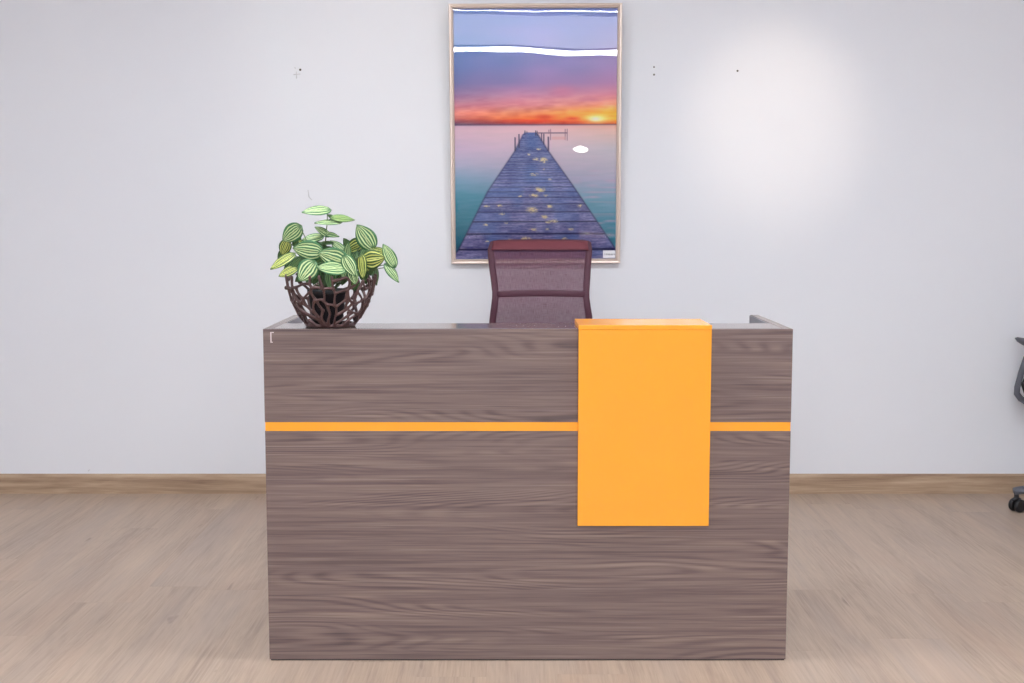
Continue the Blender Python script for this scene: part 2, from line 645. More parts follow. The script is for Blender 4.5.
# ------------------------------------------------------------------ framed picture
def lerp_stops(y, xs, rows):
    """rows: list of (y, L, C, R); returns an array of colours"""
    ys = np.array([r[0] for r in rows], float)
    out = np.zeros(y.shape + (3,))
    cols = np.array([[r[1], r[2], r[3]] for r in rows], float)   # n,3,3
    for ch in range(3):
        l = np.interp(y, ys, cols[:, 0, ch])
        c = np.interp(y, ys, cols[:, 1, ch])
        r = np.interp(y, ys, cols[:, 2, ch])
        out[..., ch] = np.where(xs < .5, l + (c - l) * xs * 2, c + (r - c) * (xs - .5) * 2)
    return out


def vnoise(x, y, seed):
    """smooth value noise"""
    rs = np.random.RandomState(seed)
    g = rs.rand(64, 64)
    xi, yi = np.floor(x).astype(int), np.floor(y).astype(int)
    fx, fy = x - xi, y - yi
    fx, fy = fx * fx * (3 - 2 * fx), fy * fy * (3 - 2 * fy)
    a = g[yi % 64, xi % 64]
    b = g[yi % 64, (xi + 1) % 64]
    c = g[(yi + 1) % 64, xi % 64]
    d = g[(yi + 1) % 64, (xi + 1) % 64]
    return (a * (1 - fx) + b * fx) * (1 - fy) + (c * (1 - fx) + d * fx) * fy


AX0, AX1, AY0, AY1 = 453.9, 617.5, 8.0, 259.4


def artwork(x, y):
    u = (x - AX0) / (AX1 - AX0)
    sky = lerp_stops(y, u, [
        (8, (100, 124, 184), (118, 134, 196), (118, 134, 196)),
        (46, (88, 122, 180), (134, 138, 192), (150, 142, 190)),
        (65, (96, 122, 178), (148, 136, 188), (162, 142, 190)),
        (82, (112, 116, 168), (168, 136, 184), (182, 138, 180)),
        (94, (150, 122, 162), (206, 144, 174), (216, 146, 164)),
        (104, (196, 130, 150), (226, 152, 156), (238, 168, 130)),
        (112, (220, 134, 124), (240, 152, 104), (252, 196, 60)),
        (118, (200, 112, 108), (248, 134, 56), (255, 200, 60)),
        (121.5, (140, 84, 106), (222, 72, 48), (246, 150, 56)),
        (124, (84, 72, 112), (170, 66, 76), (228, 110, 70)),
    ])
    st = vnoise(x / 16 + 3, y / 2.6 + x / 40, 4) * .6 + vnoise(x / 6, y / 1.5, 5) * .4
    wgt = np.clip((y - 84) / 26, 0, 1)
    sky += ((st - .5) * 60 * wgt)[..., None] * np.array([.6, 1.0, .7])
    big = vnoise(x / 34 + 9, y / 10, 8)
    sky += ((big - .5) * 22)[..., None] * np.array([1, .3, .3])

    def blob(cx, cy, rx, ry, p=1.0):
        return np.exp(-(((x - cx) / rx) ** 2 + ((y - cy) / ry) ** 2) ** p)
    for cx, cy, rx, ry, col, s in ((598, 118, 13, 4.2, (255, 240, 150), 1.0), (596, 118.5, 6, 2.4, (255, 255, 232), 1.0),
                                   (545, 116.5, 9, 2.4, (222, 74, 40), .8), (573, 118, 8, 1.8, (222, 74, 44), .75),
                                   (562, 90, 12, 5, (216, 130, 160), .5), (590, 99, 14, 2.0, (206, 128, 160), .5),
                                   (530, 120, 30, 1.6, (240, 70, 40), .5)):
        m_ = (blob(cx, cy, rx, ry) * s)[..., None]
        sky = sky * (1 - m_) + np.array(col) * m_
    water = lerp_stops(y, u, [
        (124, (206, 176, 196), (226, 190, 196), (236, 186, 166)),
        (130, (216, 186, 200), (232, 200, 206), (232, 200, 190)),
        (148, (206, 186, 208), (220, 200, 212), (208, 202, 208)),
        (165, (186, 186, 208), (200, 190, 208), (204, 196, 208)),
        (180, (134, 174, 198), (180, 184, 206), (190, 188, 208)),
        (197, (88, 160, 182), (132, 178, 198), (150, 186, 206)),
        (222, (60, 142, 164), (84, 154, 174), (98, 166, 188)),
        (245, (48, 120, 146), (70, 134, 154), (74, 146, 168)),
        (260, (32, 84, 110), (50, 100, 130), (56, 116, 138)),
    ])
    rp = vnoise(x / 14 + y / 9, y / 1.9, 11)
    wamp = np.clip((y - 140) / 80, .25, 1)
    water += ((rp - .5) * 26 * wamp)[..., None] * np.array([1, .5, .6])
    pk = (np.clip(vnoise(x / 18 + 5, y / 2.4 + 7, 13) - .55, 0, 1) * 2.2 * np.clip((u - .6) * 4, 0, 1) * np.clip((y - 165) / 15, 0, 1))[..., None]
    water = water * (1 - pk) + np.array((214, 186, 208)) * pk
    img = np.where((y < 124.2)[..., None], sky, water)
    hz = np.exp(-((y - 124.1) / .7) ** 2)[..., None] * (.85 - .3 * u[..., None])
    img = img * (1 - hz) + np.array((84, 62, 98)) * hz

    def put(mask, col, a=1.0):
        nonlocal img
        mm = (np.clip(mask, 0, 1) * a)[..., None]
        img = img * (1 - mm) + np.array(col) * mm

    # side jetty and its posts
    def seg(x0, x1, y0, y1, col, a=.85):
        e = .35
        put(np.clip((x - x0) / e + .5, 0, 1) * np.clip((x1 - x) / e + .5, 0, 1) * np.clip((y - y0) / e + .5, 0, 1) * np.clip((y1 - y) / e + .5, 0, 1), col, a)
    seg(536, 568, 131.8, 132.9, (112, 84, 110))
    for px, a0, a1 in ((550.8, 128.4, 139.5), (565.4, 128.4, 139.5), (567.4, 128.2, 140), (549.0, 129, 133)):
        seg(px - .45, px + .45, a0, a1, (140, 100, 122), .75)
    seg(552, 566, 136, 139, (222, 168, 168), .5)
    # pier deck
    lx = np.interp(y, [131.8, 150.7, 191, 249.5, 262], [524.2, 514.6, 487.0, 457.0, 448])
    rx = np.interp(y, [131.8, 150.7, 186, 248.5, 262], [536.8, 548.7, 574.0, 616.4, 628])
    inside = np.clip((x - lx) / .8 + .5, 0, 1) * np.clip((rx - x) / .8 + .5, 0, 1) * (y > 131.8)
    k = (1.0 / np.maximum(y - 124, 4) - .00797) / .00115
    idx = np.floor(k)
    frac = k - idx
    pitch = np.maximum((y - 124) ** 2 * .00115, .3)          # pixel pitch of the planks
    tone = np.random.RandomState(3).rand(400)[(idx.astype(int) + 50) % 400]
    deck = np.zeros(img.shape)
    near = np.clip((y - 140) / 100, 0, 1)
    base0, base1 = np.array((112, 126, 178)), np.array((150, 146, 194))
    deck[:] = base0 * (1 - near[..., None]) + base1 * near[..., None]
    deck += ((tone - .5) * 34)[..., None]
    gr = vnoise(x / 9, y / .9 + idx * 3, 21) * .6 + vnoise(x / 2.2, y / .8, 22) * .4
    deck += ((gr - .5) * 105)[..., None] * np.array((1.0, .95, .7))
    bl = np.clip(vnoise(x / 14 + 2, y / 12, 23) - .45, 0, 1) * 2
    deck = deck * (1 - .45 * bl[..., None]) + np.array((84, 124, 190)) * .45 * bl[..., None]
    gap = np.exp(-((np.minimum(frac, 1 - frac) * pitch) / np.clip(pitch * .055, .32, .95)) ** 2)
    ga = np.clip(pitch / 5.0, .15, .92)
    gcol = np.array((38, 36, 78))
    gm = (gap * ga)[..., None]
    deck = deck * (1 - gm) + gcol * gm
    put(inside, (0, 0, 0), 0)
    mm = inside[..., None]
    img = img * (1 - mm) + deck * mm
    edge = (np.exp(-((x - lx) / 1.0) ** 2) + np.exp(-((x - rx) / 1.0) ** 2)) * (y > 133)
    put(edge, (52, 54, 98), .55)
    # glints
    pts = [(450, 130, 12), (470, 178, 22), (440, 176, 18), (480, 190, 12), (430, 245, 20), (500, 268, 10), (455, 315, 26), (365, 345, 10), (428, 342, 22), (482, 342, 12),
           (210, 390, 14), (270, 388, 14), (500, 392, 16), (420, 408, 30), (640, 390, 16), (280, 425, 14), (475, 440, 20), (205, 475, 12), (520, 460, 22), (495, 464, 16),
           (425, 497, 20), (488, 497, 12), (600, 497, 14), (210, 552, 10), (390, 540, 24), (320, 545, 14), (570, 540, 14), (300, 468, 10), (405, 154, 8), (475, 222, 6)]
    gn = vnoise(x / 1.3, y / .7, 31) * .7 + vnoise(x / 3, y / 1.5, 33) * .3
    for X, Y_, s in pts:
        cx, cy = 440 + X / 4.555, 120 + Y_ / 4.555
        rx_ = s / 4.555
        b_ = blob(cx, cy, rx_, max(.9, rx_ * .42))
        put(np.clip(b_ * 3.0 * gn - .38, 0, 1), (250, 228, 172), .95)
    # mooring posts
    for px, a0, a1, wd in ((515.0, 136.5, 150.5, .75), (519.0, 133.2, 147, .65), (548.6, 136.0, 150.3, .75), (544.0, 133.0, 143.5, .6), (541.8, 132.0, 140, .5),
                           (525.0, 129.8, 134, .5), (527, 130.5, 133, .4), (535.8, 129.8, 135, .5), (537.3, 130, 135, .4)):
        seg(px - wd, px + wd, a0, a1, (70, 60, 92), .85)
    return np.clip(img, 0, 255)


NX, NY = 330, 504
gx, gy = np.meshgrid(np.linspace(AX0, AX1, NX), np.linspace(AY0, AY1, NY))
gy = gy + 1.0 * np.sin(np.pi * (gy - AY0) / (AY1 - AY0))
art = lin_np(artwork(gx, gy) * 1.04 + 6)

YP = YW - .022                                        # lower edge of the picture, by the wall
TP = math.radians(2.6)
pbl, pbr = P(451.5, 263.3, YP), P(620.0, 263.3, YP)
PW = pbr.x - pbl.x
# frame height so that the tilted top lands at y = 4.4 px
hh = 1.0
for _ in range(40):
    tz = pbl.z + hh * math.cos(TP)
    target = P(449, 3.6, YP - hh * math.sin(TP)).z
    hh += (target - tz) * .8
PH = hh
pic = empty('framed_picture', ((pbl.x + pbr.x) / 2, YP, pbl.z))
pic.rotation_euler = (TP, -.0042, 0)
tag(pic, 'tall framed print of a wooden pier at sunset, hung on the white wall', 'picture')
print('PIC', PW, PH, 'desk H', H, 'cam', CAM_H, 'YW', YW, 'Y0', Y0)
# local picture coords: x across, z up, y toward wall
fw, fd = .0200, .022
M['frame'] = plain('champagne_frame', (222, 206, 196), 0.35, 0.45, var=0.01)
prof = [(0, .012), (0, -.010), (.003, -.013), (.009, -.012), (.012, -.008), (.0155, -.0095), (fw, -.004), (fw, .012)]
corners = [(-PW / 2, 0, 1, 1), (PW / 2, 0, -1, 1), (PW / 2, PH, -1, -1), (-PW / 2, PH, 1, -1)]
rings = [[(cx + sx * d, yy, cz + sz * d) for d, yy in prof] for cx, cz, sx, sz in corners]
rings.append(rings[0])
m = MB()
m.loft(rings, False, False)
m.build('picture_frame', 'frame', pic)
MB().box((-PW / 2 + .006, .004, .006), (PW / 2 - .006, .011, PH - .006)).build('backing_board', 'plinth', pic)
# print
x0, x1, z0, z1 = -PW / 2 + fw - .002, PW / 2 - fw + .002, fw - .002, PH - fw + .002
xs = np.linspace(x0, x1, NX)
zs = np.linspace(z1, z0, NY)
vx, vz = np.meshgrid(xs, zs)
co = np.stack([vx.ravel(), np.full(vx.size, .002), vz.ravel()], 1)
i0 = (np.arange(NY - 1)[:, None] * NX + np.arange(NX - 1)[None, :]).ravel()
quads = np.stack([i0, i0 + NX, i0 + NX + 1, i0 + 1], 1)
me = bpy.data.meshes.new('print')
me.vertices.add(len(co))
me.vertices.foreach_set('co', co.ravel())
me.loops.add(quads.size)
me.loops.foreach_set('vertex_index', quads.ravel())
me.polygons.add(len(quads))
me.polygons.foreach_set('loop_start', np.arange(0, quads.size, 4))
me.update(calc_edges=True)
ca = me.color_attributes.new('print_ink', 'FLOAT_COLOR', 'POINT')
ca.data.foreach_set('color', np.concatenate([art.reshape(-1, 3), np.ones((NX * NY, 1))], 1).ravel())
t = NT('printed_paper')
at = t.n('ShaderNodeVertexColor', layer_name='print_ink')
t.l(at.outputs['Color'], t.b.inputs['Base Color'])
t.b.inputs['Roughness'].default_value = 0.7
t.b.inputs['Specular IOR Level'].default_value = 0.1
me.materials.append(t.m)
po = bpy.data.objects.new('print', me)
C.objects.link(po)
po.parent = pic
tag(po, 'print of a pier running out to an orange sunset over calm water')
# acrylic glazing: a slightly wavy clear sheet
t = NT('acrylic')
t.t.nodes.remove(t.b)
tr = t.n('ShaderNodeBsdfTransparent')
gl = t.n('ShaderNodeBsdfGlossy')
gl.inputs['Roughness'].default_value = 0.0
fz = t.n('ShaderNodeFresnel')
fz.inputs['IOR'].default_value = 1.6
mx = t.n('ShaderNodeMixShader')
bp = t.n('ShaderNodeBump')
bp.inputs['Strength'].default_value = 1.0
bp.inputs['Distance'].default_value = 0.0012
wav = t.noise(t.coord((1.5, 1, 3.0), (.4, 0, .2)), 1.0, 1.5, .4)
t.l(wav, bp.inputs['Height'])
t.l(bp.outputs['Normal'], gl.inputs['Normal'])
t.l(fz.outputs[0], mx.inputs[0])
t.l(tr.outputs[0], mx.inputs[1])
t.l(gl.outputs[0], mx.inputs[2])
t.l(mx.outputs[0], t.out.inputs['Surface'])
M['acrylic'] = t.m
m = MB()
m.add([(x0, -.0015, z0), (x1, -.0015, z0), (x1, -.0015, z1), (x0, -.0015, z1)], [(0, 1, 2, 3)])
m.build('glazing', 'acrylic', pic)
# little white card, lower right
cq0, cq1 = P(602.9, 258.0, YP), P(615.2, 250.7, YP)
cx0, cx1 = cq0.x - pic.location.x, cq1.x - pic.location.x
cz0, cz1 = cq0.z - pic.location.z, cq1.z - pic.location.z
card = MB().box((cx0, -.0032, cz0), (cx1, -.0020, cz1)).build('label_card', 'card', pic)
tag(card, 'small white card with a line of grey print')
m = MB()
rnd = random.Random(5)
cw, chh = cx1 - cx0, cz1 - cz0
xx = cx0 + cw * .10
while xx < cx1 - cw * .1:
    wl = rnd.uniform(.035, .06) * cw
    zc_ = cz0 + chh * .47
    hh_ = chh * .095
    m.box((xx, -.0036, zc_ - hh_), (xx + wl * .35, -.0032, zc_ + hh_))
    m.box((xx, -.0036, zc_ + hh_ * rnd.choice((-.9, .2, .6))), (xx + wl, -.0032, zc_ + hh_ * rnd.choice((1.0, .95))))
    xx += wl * 1.55 + (cw * .035 if rnd.random() < .15 else 0)
m.build('card_print', 'ink', card)

# ------------------------------------------------------------------ mesh chair behind the desk
YC = 4.98
pc = P(541, 300, YC)
chair = empty('office_chair', (pc.x, YC, 0))
tag(chair, 'maroon mesh-backed office chair tucked behind the walnut reception desk', 'chair')


def cpt(px, py, dy=0.0):
    """a point of the backrest, local to the chair"""
    p = P(px, py, YC + dy)
    return Vector((p.x - pc.x, dy, p.z))


# silhouette rows: y, left x, right x, fore-aft offset (an S curve)
rows = [(243.0, 490.6, 590.6), (250, 488.2, 591.5), (258, 488.7, 591.0), (267, 489.6, 590.3), (276, 490.9, 589.8), (284, 491.9, 589.2), (292, 492.8, 588.7),
        (298, 492.7, 588.8), (306, 491.8, 589.9), (314, 490.8, 591.2), (322, 489.9, 592.2), (334, 489.2, 593), (350, 490.5, 591.5), (366, 495, 587), (378, 503, 579)]


def yoff(py):
    # reclined, lumbar bulge toward the sitter (camera side)
    return .05 - .055 * math.exp(-((py - 300) / 30.0) ** 2) - .0007 * (py - 243) + (.02 if py < 250 else 0) * (250 - py) / 7


def row(py):
    ys = [r[0] for r in rows]
    return float(np.interp(py, ys, [r[1] for r in rows])), float(np.interp(py, ys, [r[2] for r in rows]))


left = [cpt(r[1] + 2.7, r[0], yoff(r[0])) for r in rows]
right = [cpt(r[2] - 2.7, r[0], yoff(r[0])) for r in rows]


def arch(py, n=14, lo=0.0):
    l, r = row(max(py, 243))
    out = []
    for i in range(n + 1):
        s = i / n
        x = l + 2.7 + (r - l - 5.4) * s
        out.append((x, py, s))
    return out


topc = [cpt(493.2, 242.9, yoff(243)), cpt(498.5, 242.0, yoff(242)), cpt(515, 241.5, yoff(241) - .0), cpt(541, 241.3, yoff(241)), cpt(567, 241.5, yoff(241)), cpt(583, 242.0, yoff(242)), cpt(588, 242.9, yoff(243))]
path = list(reversed(left)) + topc + right
m = MB()
m.tube(path, [.0135 if 15 <= 0 or (i < 15 or i >= 22) else .009 for i in range(len(path))], 10, .6, up=(0, 1, 0), closed=True)
m.build('back_frame', 'maroon', chair)
# crossbar (slightly bowed)
bar = []
for i in range(13):
    s = i / 12
    l, r = row(294)
    x = l + 4 + (r - l - 8) * s
    bar.append(cpt(x, 294.6 - 1.4 * math.sin(PI * s), yoff(294) - .006 + .012 * math.sin(PI * s)))
MB().tube(bar, .0128, 10, .25, up=(0, 1, 0)).build('crossbar', 'maroon', chair)
# woven mesh
t = NT('woven_mesh')
wx = t.noise(t.coord((620, 1, 40)), 1.0, 2)
wz = t.noise(t.coord((34, 1, 620)), 1.0, 2)
wv = t.math('MULTIPLY_ADD', wx, .62, t.math('MULTIPLY', wz, .38))
t.l(t.ramp(wv, [(.35, lin(82, 46, 62)), (.65, lin(122, 84, 102))]), t.b.inputs['Base Color'])
t.b.inputs['Roughness'].default_value = .75
t.b.inputs['Specular IOR Level'].default_value = .2
tr = t.n('ShaderNodeBsdfTransparent')
mx = t.n('ShaderNodeMixShader')
t.l(t.ramp(wv, [(.36, (.93, .93, .93, 1)), (.64, (.70, .70, .70, 1))]), mx.inputs[0])
t.l(tr.outputs[0], mx.inputs[1])
t.l(t.b.outputs[0], mx.inputs[2])
t.l(mx.outputs[0], t.out.inputs['Surface'])
M['mesh'] = t.m
m = MB()
NYR, NXR = 34, 16
vs, fs = [], []
for j in range(NYR + 1):
    py = 242.0 + (376 - 242.0) * j / NYR
    l, r = row(max(py, 243))
    for i in range(NXR + 1):
        s = i / NXR
        vs.append(cpt(l + 3 + (r - l - 6) * s, py, yoff(py) - .004 + .012 * math.sin(PI * s)))
for j in range(NYR):
    for i in range(NXR):
        a_ = j * (NXR + 1) + i
        fs.append((a_, a_ + 1, a_ + NXR + 2, a_ + NXR + 1))
m.add(vs, fs, True)
m.build('mesh_back', 'mesh', chair)
# doubled fabric band along the top
m = MB()
vs, fs = [], []
for j in range(5):
    py = 240.9 + (250.2 - 240.9) * j / 4
    l, r = row(max(py, 244))
    for i in range(NXR + 1):
        s = i / NXR
        vs.append(cpt(l + 3 + (r - l - 6) * s, py + (1.0 * (1 - math.sin(PI * s)) ** 3 if j == 0 else 0), yoff(py) - .0125 + .010 * math.sin(PI * s)))
for j in range(4):
    for i in range(NXR):
        a_ = j * (NXR + 1) + i
        fs.append((a_, a_ + 1, a_ + NXR + 2, a_ + NXR + 1))
m.add(vs, fs, True)
b_ = m.build('top_band', 'maroon_band', chair)
so = b_.modifiers.new('thick', 'SOLIDIFY')
so.thickness = .004


# lower half of the chair: seat, lift, star base
def swivel_base(parent, mat_leg, r=.30, a0=0.0, z=.095, seat_z=.42, first=None):
    MB().lathe([(.001, .06), (.038, .06), (.042, .10), (.030, .13), (.026, .26), (.016, .265), (.016, seat_z), (.001, seat_z)], n=24).build('gas_lift', 'black', parent)
    for k in range(5):
        a = a0 + k * 2 * PI / 5
        d = Vector((math.cos(a), math.sin(a), 0))
        pts = [d * .03 + Vector((0, 0, .105)), d * .12 + Vector((0, 0, .108)), d * .22 + Vector((0, 0, .103)), d * (r - .01) + Vector((0, 0, z)), d * (r + .010) + Vector((0, 0, z - .003))]
        MB().tube(pts, [.026, .025, .023, .021, .019], 12, .8).build('leg', mat_leg, parent)
        c = d * r
        tgt = Vector((-math.sin(a + .5), math.cos(a + .5), 0))
        if k == 0 and first is not None:
            tgt = Vector((math.cos(first), math.sin(first), 0))
        hold = MB()
        hold.tube([c + Vector((0, 0, .085)), c + Vector((0, 0, .055))], [.010, .010], 10)
        hold.tube([c + tgt * .02 + Vector((0, 0, .03)), c + tgt * .012 + Vector((0, 0, .050)), c - tgt * .004 + Vector((0, 0, .058)), c - tgt * .020 + Vector((0, 0, .050))], [.010, .013, .013, .008], 10, .8)
        cs = hold.build('castor', 'black', parent)
        ax = tgt.cross(Vector((0, 0, 1)))
        for s in (-1, 1):
            cc = c + ax * (s * .017) + tgt * .006 + Vector((0, 0, .0285))
            pr = [(.001, -.009), (.022, -.009), (.027, -.006), (.0283, 0), (.027, .006), (.021, .009), (.016, .0075), (.001, .0085)]
            w_ = MB()
            rings = []
            for (rr, hh2) in pr:
                rings.append([cc + ax * hh2 * s + (tgt * math.cos(2 * PI * q / 24) + Vector((0, 0, 1)) * math.sin(2 * PI * q / 24)) * rr for q in range(24)])
            w_.loft(rings, True)
            w_.build('wheel', 'black', cs)


def cushion(parent, name, mat, w, d, z, th, cy=0.0, rx=.09):
    m = MB()
    rings = []
    for k, (s, dz) in enumerate(((.90, 0), (.97, th * .18), (1.0, th * .5), (.985, th * .8), (.93, th * .96), (.7, th))):
        rings.append([(x * s, y * s + cy, z + dz - (.012 * ((y / d * 2) ** 2) if y < 0 else 0)) for x, y in rrect(w, d, rx, 7)])
    m.loft(rings, True)
    return m.build(name, mat, parent)


swivel_base(chair, 'black', .27, .3)
cushion(chair, 'seat', 'maroon_band', .46, .44, .44, .07, -.16)
m = MB()
m.box((-.09, -.26, .405), (.09, .02, .44))
m.build('tilt_mechanism', 'black', chair, .01)
MB().tube([(0, -.05, .43), (0, .06, .43), (0, .085, .50), (0, .07, .72), (0, .06, .78)], [.026, .028, .026, .022, .016], 12, .6, up=(1, 0, 0)).build('back_support', 'maroon', chair)

# ------------------------------------------------------------------ grey chair at the right edge
YA = 5.33                                             # distance of its far arm
GX, GY = 2.44, 5.085
_kk = CAM_H / (ST - (341.5 - 512.6) / F * CT)
GY = _kk * (CT + (341.5 - 512.6) / F * ST) + .012
gch = empty('office_chair', (GX, GY, 0), -PI / 2)
tag(gch, 'grey-framed office chair with black castors by the wall at the right edge', 'chair')
# local (x,y,z): world X = GX + y_l ... with rz=-90: world = (GX + y, GY - x)


def G(px, py, xl_):
    p = P(px, py, GY - xl_)
    return Vector((xl_, p.x - GX, p.z))


def arm(sign):
    xa = -.245 * 1.0
    ref = lambda px, py: G(px, py, xa)
    k = Vector((sign * -1, 1, 1))

    def q(px, py):
        v_ = ref(px, py)
        return Vector((xa * -sign if sign > 0 else xa, v_.y, v_.z))
    # padded top, pointed front
    pts = [(1015.2, 338.2), (1018, 339.6), (1024, 341.0), (1034, 340.8), (1052, 339.6), (1068, 338.6), (1076, 338.4)]
    rr = [.004, .020, .034, .040, .040, .036, .022]
    m = MB()
    rings = []
    for (a_, b_), r_ in zip(pts, rr):
        c = q(a_, b_)
        rings.append([c + Vector((r_ * math.cos(2 * PI * j / 14), 0, min(r_ * .55, .017) * math.sin(2 * PI * j / 14) - (0.004 if r_ > .02 else 0))) for j in range(14)])
    m.loft(rings, True)
    pad = m.build('arm_pad', 'grey_plastic', gch)
    loop = [q(1042, 343), q(1033, 350), q(1026.5, 358), q(1021.5, 372), q(1017.3, 387), q(1016.8, 393.5), q(1020.5, 398.5), q(1028, 403), q(1044, 408)]
    m = MB()
    m.tube(loop, [.015, .015, .0145, .014, .0135, .0135, .0135, .014, .016], 10, .8, up=(1, 0, 0))
    m.build('arm_loop', 'grey_plastic', gch)
    inner = [q(1036, 362), q(1028, 374), q(1023.2, 385), q(1025.5, 392), q(1034, 397), q(1044, 404)]
    MB().tube(inner, .010, 10, .9, up=(1, 0, 0)).build('arm_brace', 'black', gch)


arm(1)
arm(-1)
# the front leg points left (-X world = -Y local)
rc = GX - P(1016.3, 500, GY).x
swivel_base(gch, 'grey_plastic', rc, -PI / 2, .092, .42, first=PI / 2 + .38)
cushion(gch, 'seat', 'black_fabric', .46, .44, .43, .075, .03)
MB().box((-.09, -.10, .395), (.09, .16, .43)).build('tilt_mechanism', 'black', gch, .01)
MB().tube([(0, .12, .42), (0, .27, .42), (0, .31, .50), (0, .33, .66)], [.026, .028, .026, .018], 12, .6, up=(1, 0, 0)).build('back_support', 'black', gch)
bk = []
for (x_, z_) in [(x_, z_ + .84) for x_, z_ in rrect(.44, .52, .09, 6)]:
    bk.append((x_, .30 + .10 * (z_ - .58) + .5 * (x_ ** 2) * -1, z_))
MB().tube(bk, .014, 10, .8, closed=True).build('back_frame', 'grey_plastic', gch)
vs, fs = [], []
for j in range(13):
    for i in range(13):
        x_ = -.21 + .42 * i / 12
        z_ = .59 + .50 * j / 12
        vs.append((x_, .30 + .10 * (z_ - .58) - .5 * x_ * x_, z_))
for j in range(12):
    for i in range(12):
        a_ = j * 13 + i
        fs.append((a_, a_ + 1, a_ + 14, a_ + 13))
m = MB()
m.add(vs, fs, True)
b_ = m.build('backrest', 'black_fabric', gch)
b_.modifiers.new('thick', 'SOLIDIFY').thickness = .006

# ------------------------------------------------------------------ openwork bowl
YBW = Y0 + .088
bc = P(330.6, 320, YBW)
bx = bc.x
ZB = H
z_rim = P(330, 277.5, YBW).z
HB = z_rim - ZB
pxm = (P(331, 300, YBW).x - P(330, 300, YBW).x)
M['bronze'] = plain('dark_bronze', (92, 70, 70), 0.3, 0.4, bump=.15, bscale=60, var=.15)
prof_h = [0, .012, .10, .22, .36, .52, .68, .84, 1.0]
prof_r = [22.5, 25.5, 29.0, 33.5, 37.5, 41.2, 43.8, 45.6, 46.6]


def bowl_pt(th, s):
    z = s * HB
    r = float(np.interp(s, prof_h, prof_r)) * pxm - .004
    return Vector((r * math.cos(th), r * math.sin(th), z + .005))


rnd = random.Random(12)
NCOL = 17
sites = []
rowz = [-.20, .07, .31, .56, .82, 1.08, 1.34]
for j, z_ in enumerate(rowz):
    nc = 13 if j < 2 else NCOL
    for i in range(nc):
        th = (i + (.5 if j % 2 else 0) + rnd.uniform(-.40, .40)) / nc * 2 * PI
        sites.append((th, z_ + rnd.uniform(-.10, .10)))
SC = 2.05                                             # metric of s relative to theta
pts2 = []
for th, s in sites:
    for k in (-1, 0, 1):
        pts2.append(Vector((th + 2 * PI * k, s * 1.35)))
res = delaunay_2d_cdt(pts2, [], [], 0, 1e-6)
V2, T2 = res[0], res[2]


def circ(a, b, c):
    ax, ay, bx_, by, cx, cy = *a, *b, *c
    d = 2 * (ax * (by - cy) + bx_ * (cy - ay) + cx * (ay - by))
    if abs(d) < 1e-9:
        return (a + b + c) / 3
    ux = ((ax * ax + ay * ay) * (by - cy) + (bx_ * bx_ + by * by) * (cy - ay) + (cx * cx + cy * cy) * (ay - by)) / d
    uy = ((ax * ax + ay * ay) * (cx - bx_) + (bx_ * bx_ + by * by) * (ax - cx) + (cx * cx + cy * cy) * (bx_ - ax)) / d
    return Vector((ux, uy))


cc = [circ(*(V2[i] for i in t_)) * .75 + sum((V2[i] for i in t_), Vector((0, 0))) / 3 * .25 for t_ in T2]
edges = {}
for ti, t_ in enumerate(T2):
    for a_, b_ in ((0, 1), (1, 2), (2, 0)):
        edges.setdefault(tuple(sorted((t_[a_], t_[b_]))), []).append(ti)
m = MB()
FRONT = """305,75 305,150 320,190|400,75 420,150 445,195|530,80 535,150 545,195|320,190 370,180 445,200 500,185 550,200|550,200 570,245 550,330 570,375
570,242 630,220 690,205|540,118 620,102 670,75 708,88 722,140 690,215 680,290|445,200 450,250 462,300 440,325 480,355|320,190 310,225 345,290 375,320
375,320 420,295 448,322|375,320 400,370 440,420|350,320 335,380 350,440 380,470|480,355 530,355 575,380|480,355 495,410 520,460 490,510 500,585
575,380 580,440 560,500 550,585|575,380 630,340 680,300|680,290 680,400 620,440 585,460|310,225 270,260 235,300 215,350|380,470 430,530 470,585
440,420 420,500 460,560|270,370 330,430 380,470|215,350 270,370|235,440 330,490 400,520 440,575|300,520 370,570 390,588|200,410 300,460 380,500
62,62 80,180 115,310 185,450 245,570|120,75 125,190 165,300 215,350|125,190 200,170 235,140 305,150|165,300 135,335 200,410 235,440|165,190 180,240 235,300
115,310 165,345 200,410|690,205 770,160 800,110|690,215 700,290 740,350 770,300 790,220 850,120|740,350 690,400|790,220 850,310 800,340 740,350
850,310 900,270 920,180 900,100|968,80 950,250 900,390 810,550|850,310 840,400 800,450 720,500 650,560|680,400 740,440 800,450|585,460 640,440 690,400
560,560 640,510 700,470 740,440|840,400 900,300|800,450 785,545|650,560 640,590|700,520 700,575|870,200 920,180|850,120 870,200|235,300 270,370
80,180 125,190|185,450 235,440|235,440 250,520 300,580|700,290 680,300"""
rf = random.Random(8)
